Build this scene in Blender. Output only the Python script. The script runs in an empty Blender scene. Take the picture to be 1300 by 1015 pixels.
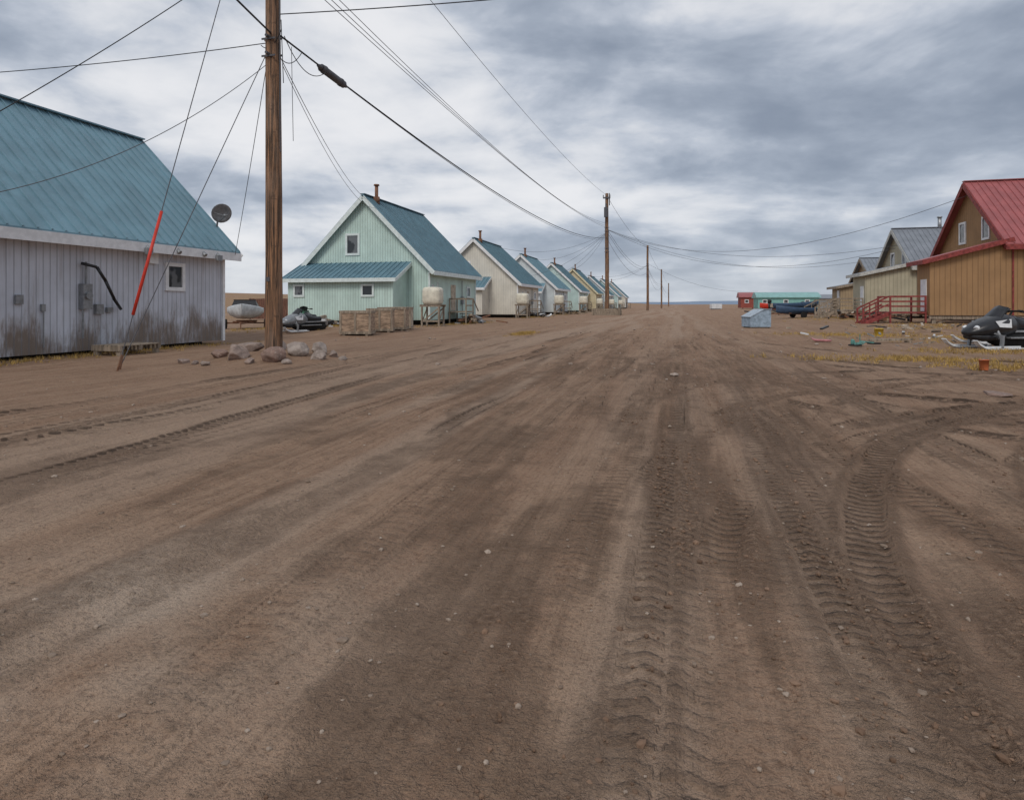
import bpy, math, random
import numpy as np
import bmesh
from mathutils import Vector, Matrix
random.seed(4); rng=np.random.default_rng(7)
TH=math.radians(14.7); CT,ST=math.cos(TH),math.sin(TH)
def TS2W(t,s): return (t*CT+s*ST, -t*ST+s*CT)
def W2TS(X,Y): return (X*CT-Y*ST, X*ST+Y*CT)
sc=bpy.context.scene
sc.view_settings.view_transform='Standard'; sc.view_settings.look='None'; sc.view_settings.exposure=0
# ------------------------------------------------------------------ nodes
class G:
    def __init__(s,tree): s.t=tree; s.L=tree.links
    def new(s,ty,**k):
        n=s.t.nodes.new(ty)
        for a,b in k.items(): setattr(n,a,b)
        return n
    def put(s,inp,v):
        if isinstance(v,bpy.types.NodeSocket): s.L.new(v,inp)
        elif v is not None: inp.default_value=v
    def m(s,op,a,b=None,c=None,clamp=False):
        n=s.new('ShaderNodeMath',operation=op,use_clamp=clamp)
        s.put(n.inputs[0],a)
        if b is not None: s.put(n.inputs[1],b)
        if c is not None: s.put(n.inputs[2],c)
        return n.outputs[0]
    def mix(s,f,a,b,mode='MIX'):
        n=s.new('ShaderNodeMix',data_type='RGBA',blend_type=mode)
        s.put(n.inputs[0],f)
        s.put(n.inputs[6],a if isinstance(a,bpy.types.NodeSocket) else (*a[:3],1))
        s.put(n.inputs[7],b if isinstance(b,bpy.types.NodeSocket) else (*b[:3],1))
        return n.outputs[2]
    def ss(s,v,lo,hi,a=0.,b=1.):
        n=s.new('ShaderNodeMapRange',interpolation_type='SMOOTHSTEP')
        s.put(n.inputs[0],v)
        for i,x in zip((1,2,3,4),(lo,hi,a,b)): n.inputs[i].default_value=x
        return n.outputs[0]
    def map(s,vec,scale=(1,1,1),loc=(0,0,0)):
        n=s.new('ShaderNodeMapping'); s.put(n.inputs[0],vec)
        n.inputs['Scale'].default_value=scale; n.inputs['Location'].default_value=loc
        return n.outputs[0]
    def noise(s,vec,scale=1,detail=4,rough=.55,dist=0):
        n=s.new('ShaderNodeTexNoise'); s.put(n.inputs['Vector'],vec)
        n.inputs['Scale'].default_value=scale; n.inputs['Detail'].default_value=detail
        n.inputs['Roughness'].default_value=rough; n.inputs['Distortion'].default_value=dist
        return n.outputs[0]
    def obj(s): return s.new('ShaderNodeTexCoord').outputs['Object']
    def sep(s,v):
        n=s.new('ShaderNodeSeparateXYZ'); s.put(n.inputs[0],v); return n.outputs
    def bump(s,h,dist=.01,st=1,nrm=None):
        n=s.new('ShaderNodeBump'); s.put(n.inputs['Height'],h)
        n.inputs['Distance'].default_value=dist; n.inputs['Strength'].default_value=st
        if nrm: s.L.new(nrm,n.inputs['Normal'])
        return n.outputs[0]
def newmat(name):
    m=bpy.data.materials.new(name); m.use_nodes=True
    g=G(m.node_tree); b=m.node_tree.nodes['Principled BSDF']
    return m,g,b
def plain(name,col,rough=.7,var=.25,scale=6,metal=0,stretch=(1,1,1),spec=.3,bd=.003):
    m,g,b=newmat(name); o=g.obj()
    v=g.map(o,stretch)
    n=g.noise(v,scale,4,.65)
    lo=tuple(c*(1-var) for c in col); hi=tuple(min(1,c*(1+var)) for c in col)
    g.put(b.inputs['Base Color'],g.mix(g.ss(n,.3,.7),lo,hi))
    b.inputs['Roughness'].default_value=rough; b.inputs['Metallic'].default_value=metal
    b.inputs['Specular IOR Level'].default_value=spec
    g.put(b.inputs['Normal'],g.bump(n,bd))
    return m
def siding(name,col,groove=.2,grime=.5,streak=.25,dirt=(.18,.13,.09),dz=1.6,stain=0):
    m,g,b=newmat(name); o=g.obj(); x,y,z=g.sep(o)
    q=g.m('FRACT',g.m('MULTIPLY',g.m('ADD',x,y),1/groove))
    gr=g.ss(g.m('ABSOLUTE',g.m('SUBTRACT',q,.5)),.38,.49)
    st=g.noise(g.map(o,(3,3,.25)),1.5,5,.65)
    big=g.noise(o,.8,4,.6)
    c=g.mix(g.ss(big,.3,.7),tuple(k*.88 for k in col),tuple(min(1,k*1.06) for k in col))
    c=g.mix(g.m('MULTIPLY',g.ss(st,.48,.75),streak),c,dirt)
    fine=g.noise(g.map(o,(6,6,1.2)),2.,6,.75)
    dm=g.m('ADD',g.ss(z,.1,dz,1.,0.),g.m('MULTIPLY',g.m('SUBTRACT',fine,.5),1.3))
    if stain: dm=g.m('ADD',dm,g.m('MULTIPLY',g.m('SUBTRACT',g.noise(g.map(o,(.9,.9,.4)),1,3),.5),stain))
    dm=g.m('MULTIPLY',g.ss(dm,.4,1.15),grime)
    c=g.mix(dm,c,dirt)
    c=g.mix(g.m('MULTIPLY',gr,.5),c,tuple(k*.4 for k in col))
    g.put(b.inputs['Base Color'],c); b.inputs['Roughness'].default_value=.75
    b.inputs['Specular IOR Level'].default_value=.2
    h=g.m('SUBTRACT',g.m('MULTIPLY',st,.2),gr)
    g.put(b.inputs['Normal'],g.bump(h,.012))
    return m
def roofmat(name,col):
    m,g,b=newmat(name); o=g.obj()
    n=g.noise(g.map(o,(1,1,.4)),1.2,5,.65); f=g.noise(g.map(o,(8,8,2)),3,4,.7)
    c=g.mix(g.ss(n,.3,.7),tuple(k*.84 for k in col),tuple(k*1.12 for k in col))
    c=g.mix(g.m('MULTIPLY',g.ss(f,.58,.8),.3),c,(.3,.28,.25))
    g.put(b.inputs['Base Color'],c)
    g.put(b.inputs['Roughness'],g.ss(n,.2,.8,.42,.6)); b.inputs['Specular IOR Level'].default_value=.4
    g.put(b.inputs['Normal'],g.bump(n,.02))
    return m
M={}
M['trim']=plain('white_trim',(.76,.77,.78),.6,.1,4)
M['glass'],g,b=newmat('window_glass'); 
g.put(b.inputs['Base Color'],g.mix(g.ss(g.noise(g.obj(),1.5,2),.45,.55),(.03,.035,.04),(.14,.15,.16)))
b.inputs['Roughness'].default_value=.08
M['dark']=plain('underfloor_shade',(.03,.027,.025),.9,.3)  # near-black colour painted in for the shade under raised floors
M['black']=plain('black_plastic',(.018,.018,.02),.35,.3,8,spec=.5)
M['rubber']=plain('rubber',(.02,.02,.02),.8,.3)
M['grey']=plain('grey_metal',(.25,.26,.27),.45,.2,8,.3)
M['galv']=plain('galvanised',(.35,.36,.37),.4,.25,10,.6)
M['wood']=plain('weathered_wood',(.29,.235,.18),.85,.4,3,stretch=(4,4,.6))
M['ply']=plain('plywood_crate',(.33,.235,.165),.8,.45,3,stretch=(1,1,3))
M['ply2']=plain('plywood_light',(.45,.38,.3),.8,.35,3)
M['redwood']=plain('red_paint_wood',(.24,.05,.045),.65,.35,5)
M['brownwood']=plain('brown_fence',(.17,.085,.06),.8,.4,3,stretch=(3,3,.5))
M['tank']=plain('tank_cream',(.66,.62,.51),.5,.15,3)
M['white']=plain('white_plastic',(.7,.71,.72),.45,.1,4)
M['red']=plain('red_plastic',(.6,.05,.03),.5,.15,4)
M['orange']=plain('orange_plastic',(.52,.15,.06),.5,.15,4)
M['yellow']=plain('yellow_plastic',(.65,.45,.06),.5,.15,4)
M['toyteal']=plain('faded_teal_paint',(.1,.25,.22),.5,.3,4)
M['bluebox']=plain('blue_grey_plywood',(.3,.38,.46),.75,.25,4)
M['hullblue']=plain('hull_blue',(.05,.09,.16),.5,.2,3)
M['hullgrey']=plain('hull_grey',(.5,.52,.53),.5,.2,3)
M['green']=plain('green_tarp',(.06,.16,.1),.7,.3,4)
M['rust']=plain('rusty',(.2,.1,.06),.8,.4,5)
M['wire']=plain('wire_black',(.025,.025,.028),.6,.1)
M['wirel']=plain('wire_grey',(.10,.10,.11),.6,.1)
m,g,b=newmat('pole_wood'); o=g.obj()
n=g.noise(g.map(o,(16,16,.6)),1.2,6,.72); n2=g.noise(g.map(o,(1,1,.35)),1.5,4); n3=g.noise(g.map(o,(26,26,.8)),1,4,.6); n5=g.noise(g.map(o,(2,2,3)),2,3)
c=g.mix(g.ss(n,.4,.62),(.085,.05,.03),(.38,.2,.105)); c=g.mix(g.ss(n2,.45,.7),c,g.mix(.5,c,(.3,.22,.17)))
c=g.mix(g.ss(n3,.46,.36),c,(.03,.02,.014)); c=g.mix(g.ss(n5,.62,.7,0,.6),c,(.09,.055,.035))
g.put(b.inputs['Base Color'],c); b.inputs['Roughness'].default_value=.85
g.put(b.inputs['Normal'],g.bump(g.m('ADD',n,n3),.03)); M['pole']=m
m,g,b=newmat('rock'); o=g.new('ShaderNodeTexCoord').outputs['Object']
oi=g.new('ShaderNodeObjectInfo').outputs['Random']
n=g.noise(o,4,6,.7); n2=g.noise(o,22,4,.6)
c=g.mix(oi,(.28,.175,.135),(.37,.31,.27)); c=g.mix(g.ss(n,.35,.65),g.mix(.5,c,(.1,.08,.07)),c); c=g.mix(g.m('MULTIPLY',g.ss(n2,.55,.7),.5),c,(.5,.43,.38))
g.put(b.inputs['Base Color'],c); b.inputs['Roughness'].default_value=.85; g.put(b.inputs['Normal'],g.bump(n,.04)); M['rock']=m
# ------------------------------------------------------------------ geometry
class B:
    def __init__(s): s.v=[]; s.f=[]; s.m=[]
    def add(s,vs,fs,mi=0):
        k=len(s.v); s.v+= [tuple(p) for p in vs]; s.f+=[tuple(i+k for i in f) for f in fs]; s.m+=[mi]*len(fs); return s
    def box(s,x0,x1,y0,y1,z0,z1,mi=0):
        return s.add([(x,y,z) for z in(z0,z1) for y in(y0,y1) for x in(x0,x1)],
          [(0,2,3,1),(4,5,7,6),(0,1,5,4),(2,6,7,3),(0,4,6,2),(1,3,7,5)],mi)
    def beam(s,p0,p1,w,h,up=(0,0,1),mi=0):
        p0=Vector(p0);p1=Vector(p1);d=(p1-p0).normalized();up=Vector(up)
        sd=d.cross(up)
        if sd.length<1e-4: sd=d.cross(Vector((1,0,0)))
        sd.normalize(); u=sd.cross(d).normalized()
        vs=[p+sd*a*w/2+u*c*h/2 for p in(p0,p1) for a,c in((-1,-1),(1,-1),(1,1),(-1,1))]
        return s.add(vs,[(0,1,2,3),(7,6,5,4),(0,4,5,1),(1,5,6,2),(2,6,7,3),(3,7,4,0)],mi)
    def cyl(s,p0,p1,r0,r1=None,n=12,mi=0):
        r1=r0 if r1 is None else r1
        p0=Vector(p0);p1=Vector(p1);d=(p1-p0).normalized()
        a=d.orthogonal().normalized();c=d.cross(a)
        vs=[]
        for p,r in((p0,r0),(p1,r1)):
            for i in range(n):
                t=2*math.pi*i/n; vs.append(p+(a*math.cos(t)+c*math.sin(t))*r)
        fs=[(i,(i+1)%n,n+(i+1)%n,n+i) for i in range(n)]+[tuple(range(n-1,-1,-1)),tuple(range(n,2*n))]
        return s.add(vs,fs,mi)
    def loft(s,secs,n=16,mi=0):
        vs=[]
        for (y,cx,cz,hx,hz,e) in secs:
            for i in range(n):
                t=2*math.pi*i/n; c,q=math.cos(t),math.sin(t)
                vs.append((cx+hx*math.copysign(abs(c)**(2/e),c),y,cz+hz*math.copysign(abs(q)**(2/e),q)))
        fs=[];K=len(secs)
        for k in range(K-1):
            for i in range(n):
                j=(i+1)%n; fs.append((k*n+i,(k+1)*n+i,(k+1)*n+j,k*n+j))
        fs+= [tuple(range(n)),tuple((K-1)*n+i for i in range(n-1,-1,-1))]
        return s.add(vs,fs,mi)
    def prism(s,poly,axis,a0,a1,mi=0):
        n=len(poly); mk=(lambda p,a:(p[0],a,p[1])) if axis=='y' else (lambda p,a:(a,p[0],p[1]))
        vs=[mk(p,a0) for p in poly]+[mk(p,a1) for p in poly]
        fs=[tuple(range(n)),tuple(range(2*n-1,n-1,-1))]+[(i,n+i,n+(i+1)%n,(i+1)%n) for i in range(n)]
        return s.add(vs,fs,mi)
    def make(s,name,mats,parent=None,smooth=False,bevel=0,loc=None):
        me=bpy.data.meshes.new(name); me.from_pydata(s.v,[],s.f)
        if not isinstance(mats,(list,tuple)): mats=[mats]
        for m in mats: me.materials.append(m)
        me.polygons.foreach_set('material_index',s.m)
        bm=bmesh.new(); bm.from_mesh(me); bmesh.ops.recalc_face_normals(bm,faces=bm.faces); bm.to_mesh(me); bm.free()
        if smooth: me.polygons.foreach_set('use_smooth',[True]*len(me.polygons))
        ob=bpy.data.objects.new(name,me); sc.collection.objects.link(ob)
        if parent: ob.parent=parent
        if loc: ob.location=loc
        if bevel:
            md=ob.modifiers.new('bevel','BEVEL'); md.width=bevel; md.segments=2; md.limit_method='ANGLE'
        return ob
def sm(x): x=np.clip(x,0,1); return x*x*(3-2*x)
def height(t,s):
    t=np.asarray(t,float); s=np.asarray(s,float)
    h=.28*sm((t-8)/6)*sm((s-26)/16)
    h=h+8*sm((-t-70)/190)*sm((s-20)/80)
    h=h+.22*sm(1-np.hypot(t+10.8,s-15.2)/2.6)
    h=h+.25*sm(1-np.hypot(t+19,s-30)/7)
    return h
def empty(name,t,s,z=None,rot=0,world=False,scale=1):
    if world: X,Y=t,s; t,s=W2TS(X,Y)
    else: X,Y=TS2W(t,s)
    e=bpy.data.objects.new(name,None); sc.collection.objects.link(e)
    e.location=(X,Y,float(height(t,s)) if z is None else z); e.rotation_euler=(0,0,rot if world else rot-TH)
    e.scale=(scale,)*3; e.empty_display_size=.3
    return e
def window(fr,gl,c,u,n,w,h,ft=.09,mull=False):
    c=Vector(c);u=Vector(u);n=Vector(n);z=Vector((0,0,1))
    o=n*.035
    for sg in(-1,1):
        fr.beam(c+o+z*sg*(h/2)-u*(w/2+ft/2),c+o+z*sg*(h/2)+u*(w/2+ft/2),.07,ft,z)
        fr.beam(c+o+u*sg*w/2-z*(h/2-ft/2),c+o+u*sg*w/2+z*(h/2-ft/2),ft if abs(n.x)<.5 else .07,.07 if abs(n.x)<.5 else ft,n if abs(n.x)<.5 else u)
    if mull: fr.beam(c+n*.03-u*(w/2-ft/2),c+n*.03+u*(w/2-ft/2),.04,.05,z)
    gl.beam(c+n*.012-u*(w/2-.02),c+n*.012+u*(w/2-.02),.02,h-.06,z)
def gable_roof(parent,x0,x1,y0,y1,ze_edge,zr,axis,mroof,mtrim,ov=.5,rov=.4,rib=.4,fas=.3,trimname='fascia'):
    roof=B();rb=B();tr=B()
    if axis=='y': a0,a1,b0,b1=x0,x1,y0-rov,y1+rov; P=lambda a,b,z:(a,b,z)
    else: a0,a1,b0,b1=y0,y1,x0-rov,x1+rov; P=lambda a,b,z:(b,a,z)
    mid=(a0+a1)/2; half=(a1-a0)/2+ov; sl=(zr-ze_edge)/half; th=.1
    for sg in(-1,1):
        e=mid+sg*half
        pts=[(mid,zr),(e,ze_edge),(e,ze_edge+th),(mid,zr+th)]
        vs=[P(p[0],b0,p[1]) for p in pts]+[P(p[0],b1,p[1]) for p in pts]
        roof.add(vs,[(0,1,2,3),(4,7,6,5),(0,4,5,1),(1,5,6,2),(2,6,7,3),(3,7,4,0)])
        nn=int((b1-b0)/rib); L=math.hypot(1,sl)
        upn=Vector(P(sg*sl/L,0,1/L))
        for i in range(nn+1):
            b=b0+.04+(b1-b0-.08)*i/nn
            rb.beam(P(mid+sg*.03,b,zr+th+.02-.03*sl),P(e,b,ze_edge+th+.02),.045,.05,upn)
        tr.beam(P(e+sg*.02,b0-.02,ze_edge+.05-fas/2),P(e+sg*.02,b1+.02,ze_edge+.05-fas/2),.04,fas,(0,0,1))
        tr.beam(P((e+mid+sg*(half-ov))/2-sg*.02,b0+.03,ze_edge-.12),P((e+mid+sg*(half-ov))/2-sg*.02,b1-.03,ze_edge-.12),ov-.1,.03,(0,0,1))
        for b,sb in((b0,-1),(b1,1)):
            tr.beam(P(mid,b+sb*.022,zr+.06-fas/2*1.2),P(e,b+sb*.022,ze_edge+.06-fas/2*1.2),.04,fas,upn)
    rb.beam(P(mid,b0,zr+th+.03),P(mid,b1,zr+th+.03),.35,.05,(0,0,1))
    roof.make('roof',mroof,parent); rb.make('roof_ribs',mroof,parent); tr.make(trimname,mtrim,parent)
    return sl
def left_house(name,t0,s0,L,W,ez,zr,wall,roofm,trim,porch=True,detail=True,tank=True,near_win=True,zb=.36,psc=1.):
    e=empty(name,t0,s0,0.)
    sl=gable_roof(e,-W,0,0,L,ez,zr,'y',roofm,trim)
    ze=ez+.5*sl-.02; zt=zr-.02
    w=B(); w.prism([(0,zb),(0,ze),(-W/2,zt),(-W,ze),(-W,zb)],'y',0,L); w.make('walls',wall,e)
    d=B()
    for y in np.arange(.3,L,2.2):
        for x in(-.35,-W/2,-W+.35): d.box(x-.12,x+.12,y-.12,y+.12,-.3,zb-.01)
    d.box(-W+.5,-.5,.5,L-.5,-.1,zb-.02)  # solid dark block standing in for shade in the gap below the floor
    d.make('foundation_posts_and_underfloor_shade',M['dark'],e)
    fr=B();gl=B()
    for (x,y) in((0,0),(-W,0),(0,L),(-W,L)):
        sx=.012 if x==0 else -.012; sy=-.012 if y==0 else .012
        fr.box(x+sx-.06,x+sx+.06,y+sy-.06,y+sy+.06,zb-.02,ze-.35)
    if near_win:
        window(fr,gl,(-W*.60,0,5.9*zr/9.4),(1,0,0),(0,-1,0),1.0,1.45,.16)
    ch=B(); ch.cyl((-W/2+.35,1.1,zr-.5),(-W/2+.35,1.1,zr+.95),.13,n=12); ch.cyl((-W/2+.35,1.1,zr+.95),(-W/2+.35,1.1,zr+1.05),.22,.2,n=12); ch.cyl((-W/2+.35,1.1,zr-.4),(-W/2+.35,1.1,zr+.12),.24,n=12)
    ch.make('chimney',M['rust'],e,True)
    if porch:
        x0,x1,dp=-W+.15,-W*(1-.83*psc),2.3; zh,zl=4.45,3.4
        w=B(); w.prism([(-.004,zb),(-.004,zh-.05),(-dp,zl+.0),(-dp,zb)],'x',x0,x1); w.make('porch_walls',wall,e)
        r=B(); up=Vector((0,-(zh-zl),dp)).normalized()
        a=(0,-.006,zh);c=(0,-dp-.4,zl-.4*(zh-zl)/dp)
        r.prism([(a[1],a[2]),(c[1],c[2]),(c[1],c[2]+.09),(a[1],a[2]+.09)],'x',x0-.3,x1+.35)
        for i in range(int((x1-x0+.6)/.4)+1):
            x=x0-.26+i*.4
            r.beam((x,a[1]-.02,a[2]+.105),(x,c[1],c[2]+.105),.045,.05,up)
        r.make('porch_roof',roofm,e)
        fr.beam((x0-.32,c[1]-.02,c[2]-.06),(x1+.37,c[1]-.02,c[2]-.06),.04,.26,(0,0,1))
        for xx in(x0-.32,x1+.37): fr.beam((xx,a[1]-.02,a[2]-.07),(xx,c[1],c[2]-.07),.04,.24,up)
        window(fr,gl,(x0+.9,-dp,2.45),(1,0,0),(0,-1,0),.75,.75,.14)
        window(fr,gl,(x1-1.9,-dp,2.45),(1,0,0),(0,-1,0),.85,.75,.14)
    if detail:
        window(fr,gl,(0,L*.82,2.5),(0,1,0),(1,0,0),.8,.8,.12)
        dr=B(); dr.box(.0,.05,L*.42,L*.42+1.,1.0,3.0); dr.make('door',M['ply2'],e)
        st=B()
        st.box(.06,1.5,L*.36,L*.36+1.8,.86,.96)
        for i in range(4): st.box(.3,1.4,L*.36+1.8+i*.28,L*.36+2.1+i*.28,.7-.2*i,.75-.2*i)
        for yy in(L*.36+.05,L*.36+1.75):
            for xx in(.12,1.45): st.beam((xx,yy,-.1),(xx,yy,1.95),.09,.09)
        st.beam((1.45,L*.36,1.9),(1.45,L*.36+1.8,1.9),.05,.12); st.beam((1.45,L*.36,1.4),(1.45,L*.36+1.8,1.4),.04,.1)
        st.beam((.12,L*.36,1.9),(1.45,L*.36,1.9),.05,.12)
        st.beam((1.45,L*.36+1.8,1.9),(1.45,L*.36+3.1,.95),.05,.1)
        st.make('stairs_and_landing',M['wood'],e)
        q=B(); q.box(.01,.2,L*.64,L*.64+.35,1.5,2.1); q.cyl((.1,L*.65,2.1),(.1,L*.65,3.4),.035); q.cyl((.1,L*.66,1.5),(.1,L*.66,.3),.03); q.make('electric_meter',M['grey'],e)
    fr.make('window_frames_and_trim',trim,e); gl.make('window_panes',M['glass'],e)
    if tank: fuel_tank(t0+1.0,s0-1.6+random.uniform(-.4,.4),random.uniform(.88,1.))
    return e
def fuel_tank(t,s,sc_=1.):
    e=empty('fuel_tank',t,s,scale=sc_)
    b=B(); b.loft([(-.62,0,2.3,.3,.35,3),(-.55,0,2.3,.62,.6,4),(-.4,0,2.3,.7,.68,5),(.4,0,2.3,.7,.68,5),(.55,0,2.3,.62,.6,4),(.62,0,2.3,.3,.35,3)],24)
    b.make('tank_body',M['tank'],e,True)
    k=B()
    for z in(1.95,2.65): 
        k.box(-.73,.73,-.43,-.38,z-.02,z+.02);k.box(-.73,.73,.38,.43,z-.02,z+.02)
    k.cyl((0,0,2.95),(0,0,3.15),.09); k.cyl((.4,0,2.95),(.4,0,3.35),.03)
    k.cyl((.5,.2,1.65),(.5,.2,.6),.02)
    k.make('bands_and_caps',M['galv'],e)
    w=B()
    for x in(-.68,.68):
        for y in(-.5,.5): w.beam((x,y,-.1),(x,y,1.6),.12,.12)
        w.beam((x,-.5,.3),(x,.5,1.4),.1,.04,(1,0,0))
    for y in(-.5,.5):
        w.beam((-.85,y,1.55),(.85,y,1.55),.1,.14); w.beam((-.68,y,.35),(.68,y,1.4),.04,.1)
        w.beam((-.68,y,.4),(.68,y,.4),.05,.1)
    for x in np.linspace(-.75,.75,8): w.beam((x,-.6,1.64),(x,.6,1.64),.16,.035)
    w.make('wooden_stand',M['wood'],e)
# ------------------------------------------------------------------ houses left
R1m=roofmat('blue_steel_roof',(.165,.285,.345)); R2m=roofmat('blue_steel_roof_dark',(.115,.21,.26))
w1=siding('pale_blue_siding',(.60,.63,.70),.2,.9,.38,dz=2.0,stain=2.2)
w2=siding('mint_siding',(.55,.71,.655),.2,.35,.15,dz=1.1)
w3=siding('cream_siding',(.72,.69,.61),.2,.3,.12,dz=1.1)
w4=siding('pale_siding',(.65,.71,.73),.2,.3,.12,dz=1.1)
w5=siding('teal_siding',(.54,.69,.67),.2,.3,.12,dz=1.1)
w6=siding('yellow_siding',(.66,.58,.40),.2,.3,.12,dz=1.1)
mtrim=plain('mint_trim',(.68,.76,.75),.6,.1,4)
h1=left_house('pale_blue_house',-17,6.2,14.5,8.4,3.42,8.1,w1,R1m,M['trim'],porch=False,detail=False,tank=False,near_win=False,zb=.12)
fr=B();gl=B()
window(fr,gl,(0,12.1,2.45),(0,1,0),(1,0,0),.75,.85,.13)
fr.box(0.01,.16,10.9,11.25,2.85,3.2)
fr.make('window_frame',M['trim'],h1); gl.make('window_pane',M['glass'],h1)
q=B()
q.box(.01,.2,8.45,8.75,1.35,2.1); q.cyl((.12,8.6,2.1),(.12,8.6,2.75),.035); q.cyl((.12,8.5,1.35),(.12,8.5,.5),.03)
q.box(.01,.12,8.95,9.2,1.2,1.5); q.box(.01,.1,9.35,9.55,1.25,1.4)
q.box(.01,.08,6.6,6.8,1.5,1.75); q.box(.01,.07,7.3,7.42,1.3,1.5); q.cyl((.06,7.36,1.3),(.06,7.36,.3),.018)
q.cyl((.2,8.6,1.75),(.27,8.6,1.75),.11)
q.make('electric_meter',M['grey'],h1,bevel=.01)
q=B(); pts_=[(.1,8.45,2.7),(.35,8.75,2.6),(.4,9.0,2.2),(.35,9.35,1.65),(.12,9.8,1.35)]
for a,c in zip(pts_,pts_[1:]): q.cyl(a,c,.045)
q.make('fuel_hose',M['black'],h1,True)
q=B()
for y in(10.4,11.7,12.9,13.6): q.cyl((.5,y,3.35),(.62,y,3.25),.07)
for y in(10.4,13.6): q.box(.56,.66,y-.12,y+.12,3.1,3.3)
q.make('eave_vents',M['grey'],h1)
def dish(t,s,z,parent):
    b=B(); n=20; vs=[(0,0,0)];fs=[]
    for k in range(1,5):
        r=.38*k/4
        for i in range(n):
            a=2*math.pi*i/n; vs.append((r*math.cos(a),-r*r*.7,r*math.sin(a)))
    for i in range(n): fs.append((0,1+i,1+(i+1)%n))
    for k in range(3):
        for i in range(n): fs.append((1+k*n+i,1+(k+1)*n+i,1+(k+1)*n+(i+1)%n,1+k*n+(i+1)%n))
    b.add(vs,fs); b.cyl((0,0,-.36),(0,-.5,.0),.015); b.cyl((0,-.5,-.04),(0,-.5,.06),.05)
    b.cyl((.32,-.05,0),(0,-.5,0),.01,n=6); b.cyl((-.32,-.05,0),(0,-.5,0),.01,n=6)
    b.cyl((0,.02,0),(0,.3,-.05),.05); b.cyl((0,.25,.0),(0,.25,-.9),.035)
    o=b.make('satellite_dish',M['grey'],parent,True); o.location=(t,s,z); o.rotation_euler=(.35,0,1.0)
    md=o.modifiers.new('s','SOLIDIFY'); md.thickness=.012
dish(-.15,14.6,5.05,h1)
left_house('mint_green_house',-17,41.7,10.4,10,3.8,9.35,w2,R2m,mtrim)
left_house('cream_house',-17,67.2,10.4,10,3.7,8.8,w3,R2m,M['trim'],psc=.8)
left_house('pale_blue_house',-17,89,10.4,10,3.7,8.7,w4,R1m,M['trim'])
left_house('teal_house',-17,112,10.4,10,3.8,8.9,w5,R2m,M['trim'],psc=.85)
left_house('cream_yellow_house',-17,136,10.4,10,3.8,9.2,w6,R2m,plain('cream_trim',(.66,.6,.42),.6))
left_house('pale_blue_house',-17,162,10.4,10,3.8,8.8,w4,R2m,M['trim'])
left_house('teal_house',-17,188,10.4,10,3.8,9.0,w5,R1m,M['trim'])
left_house('cream_house',-17,215,10.4,10,3.8,9.0,w3,R2m,M['trim'],tank=False)
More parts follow.
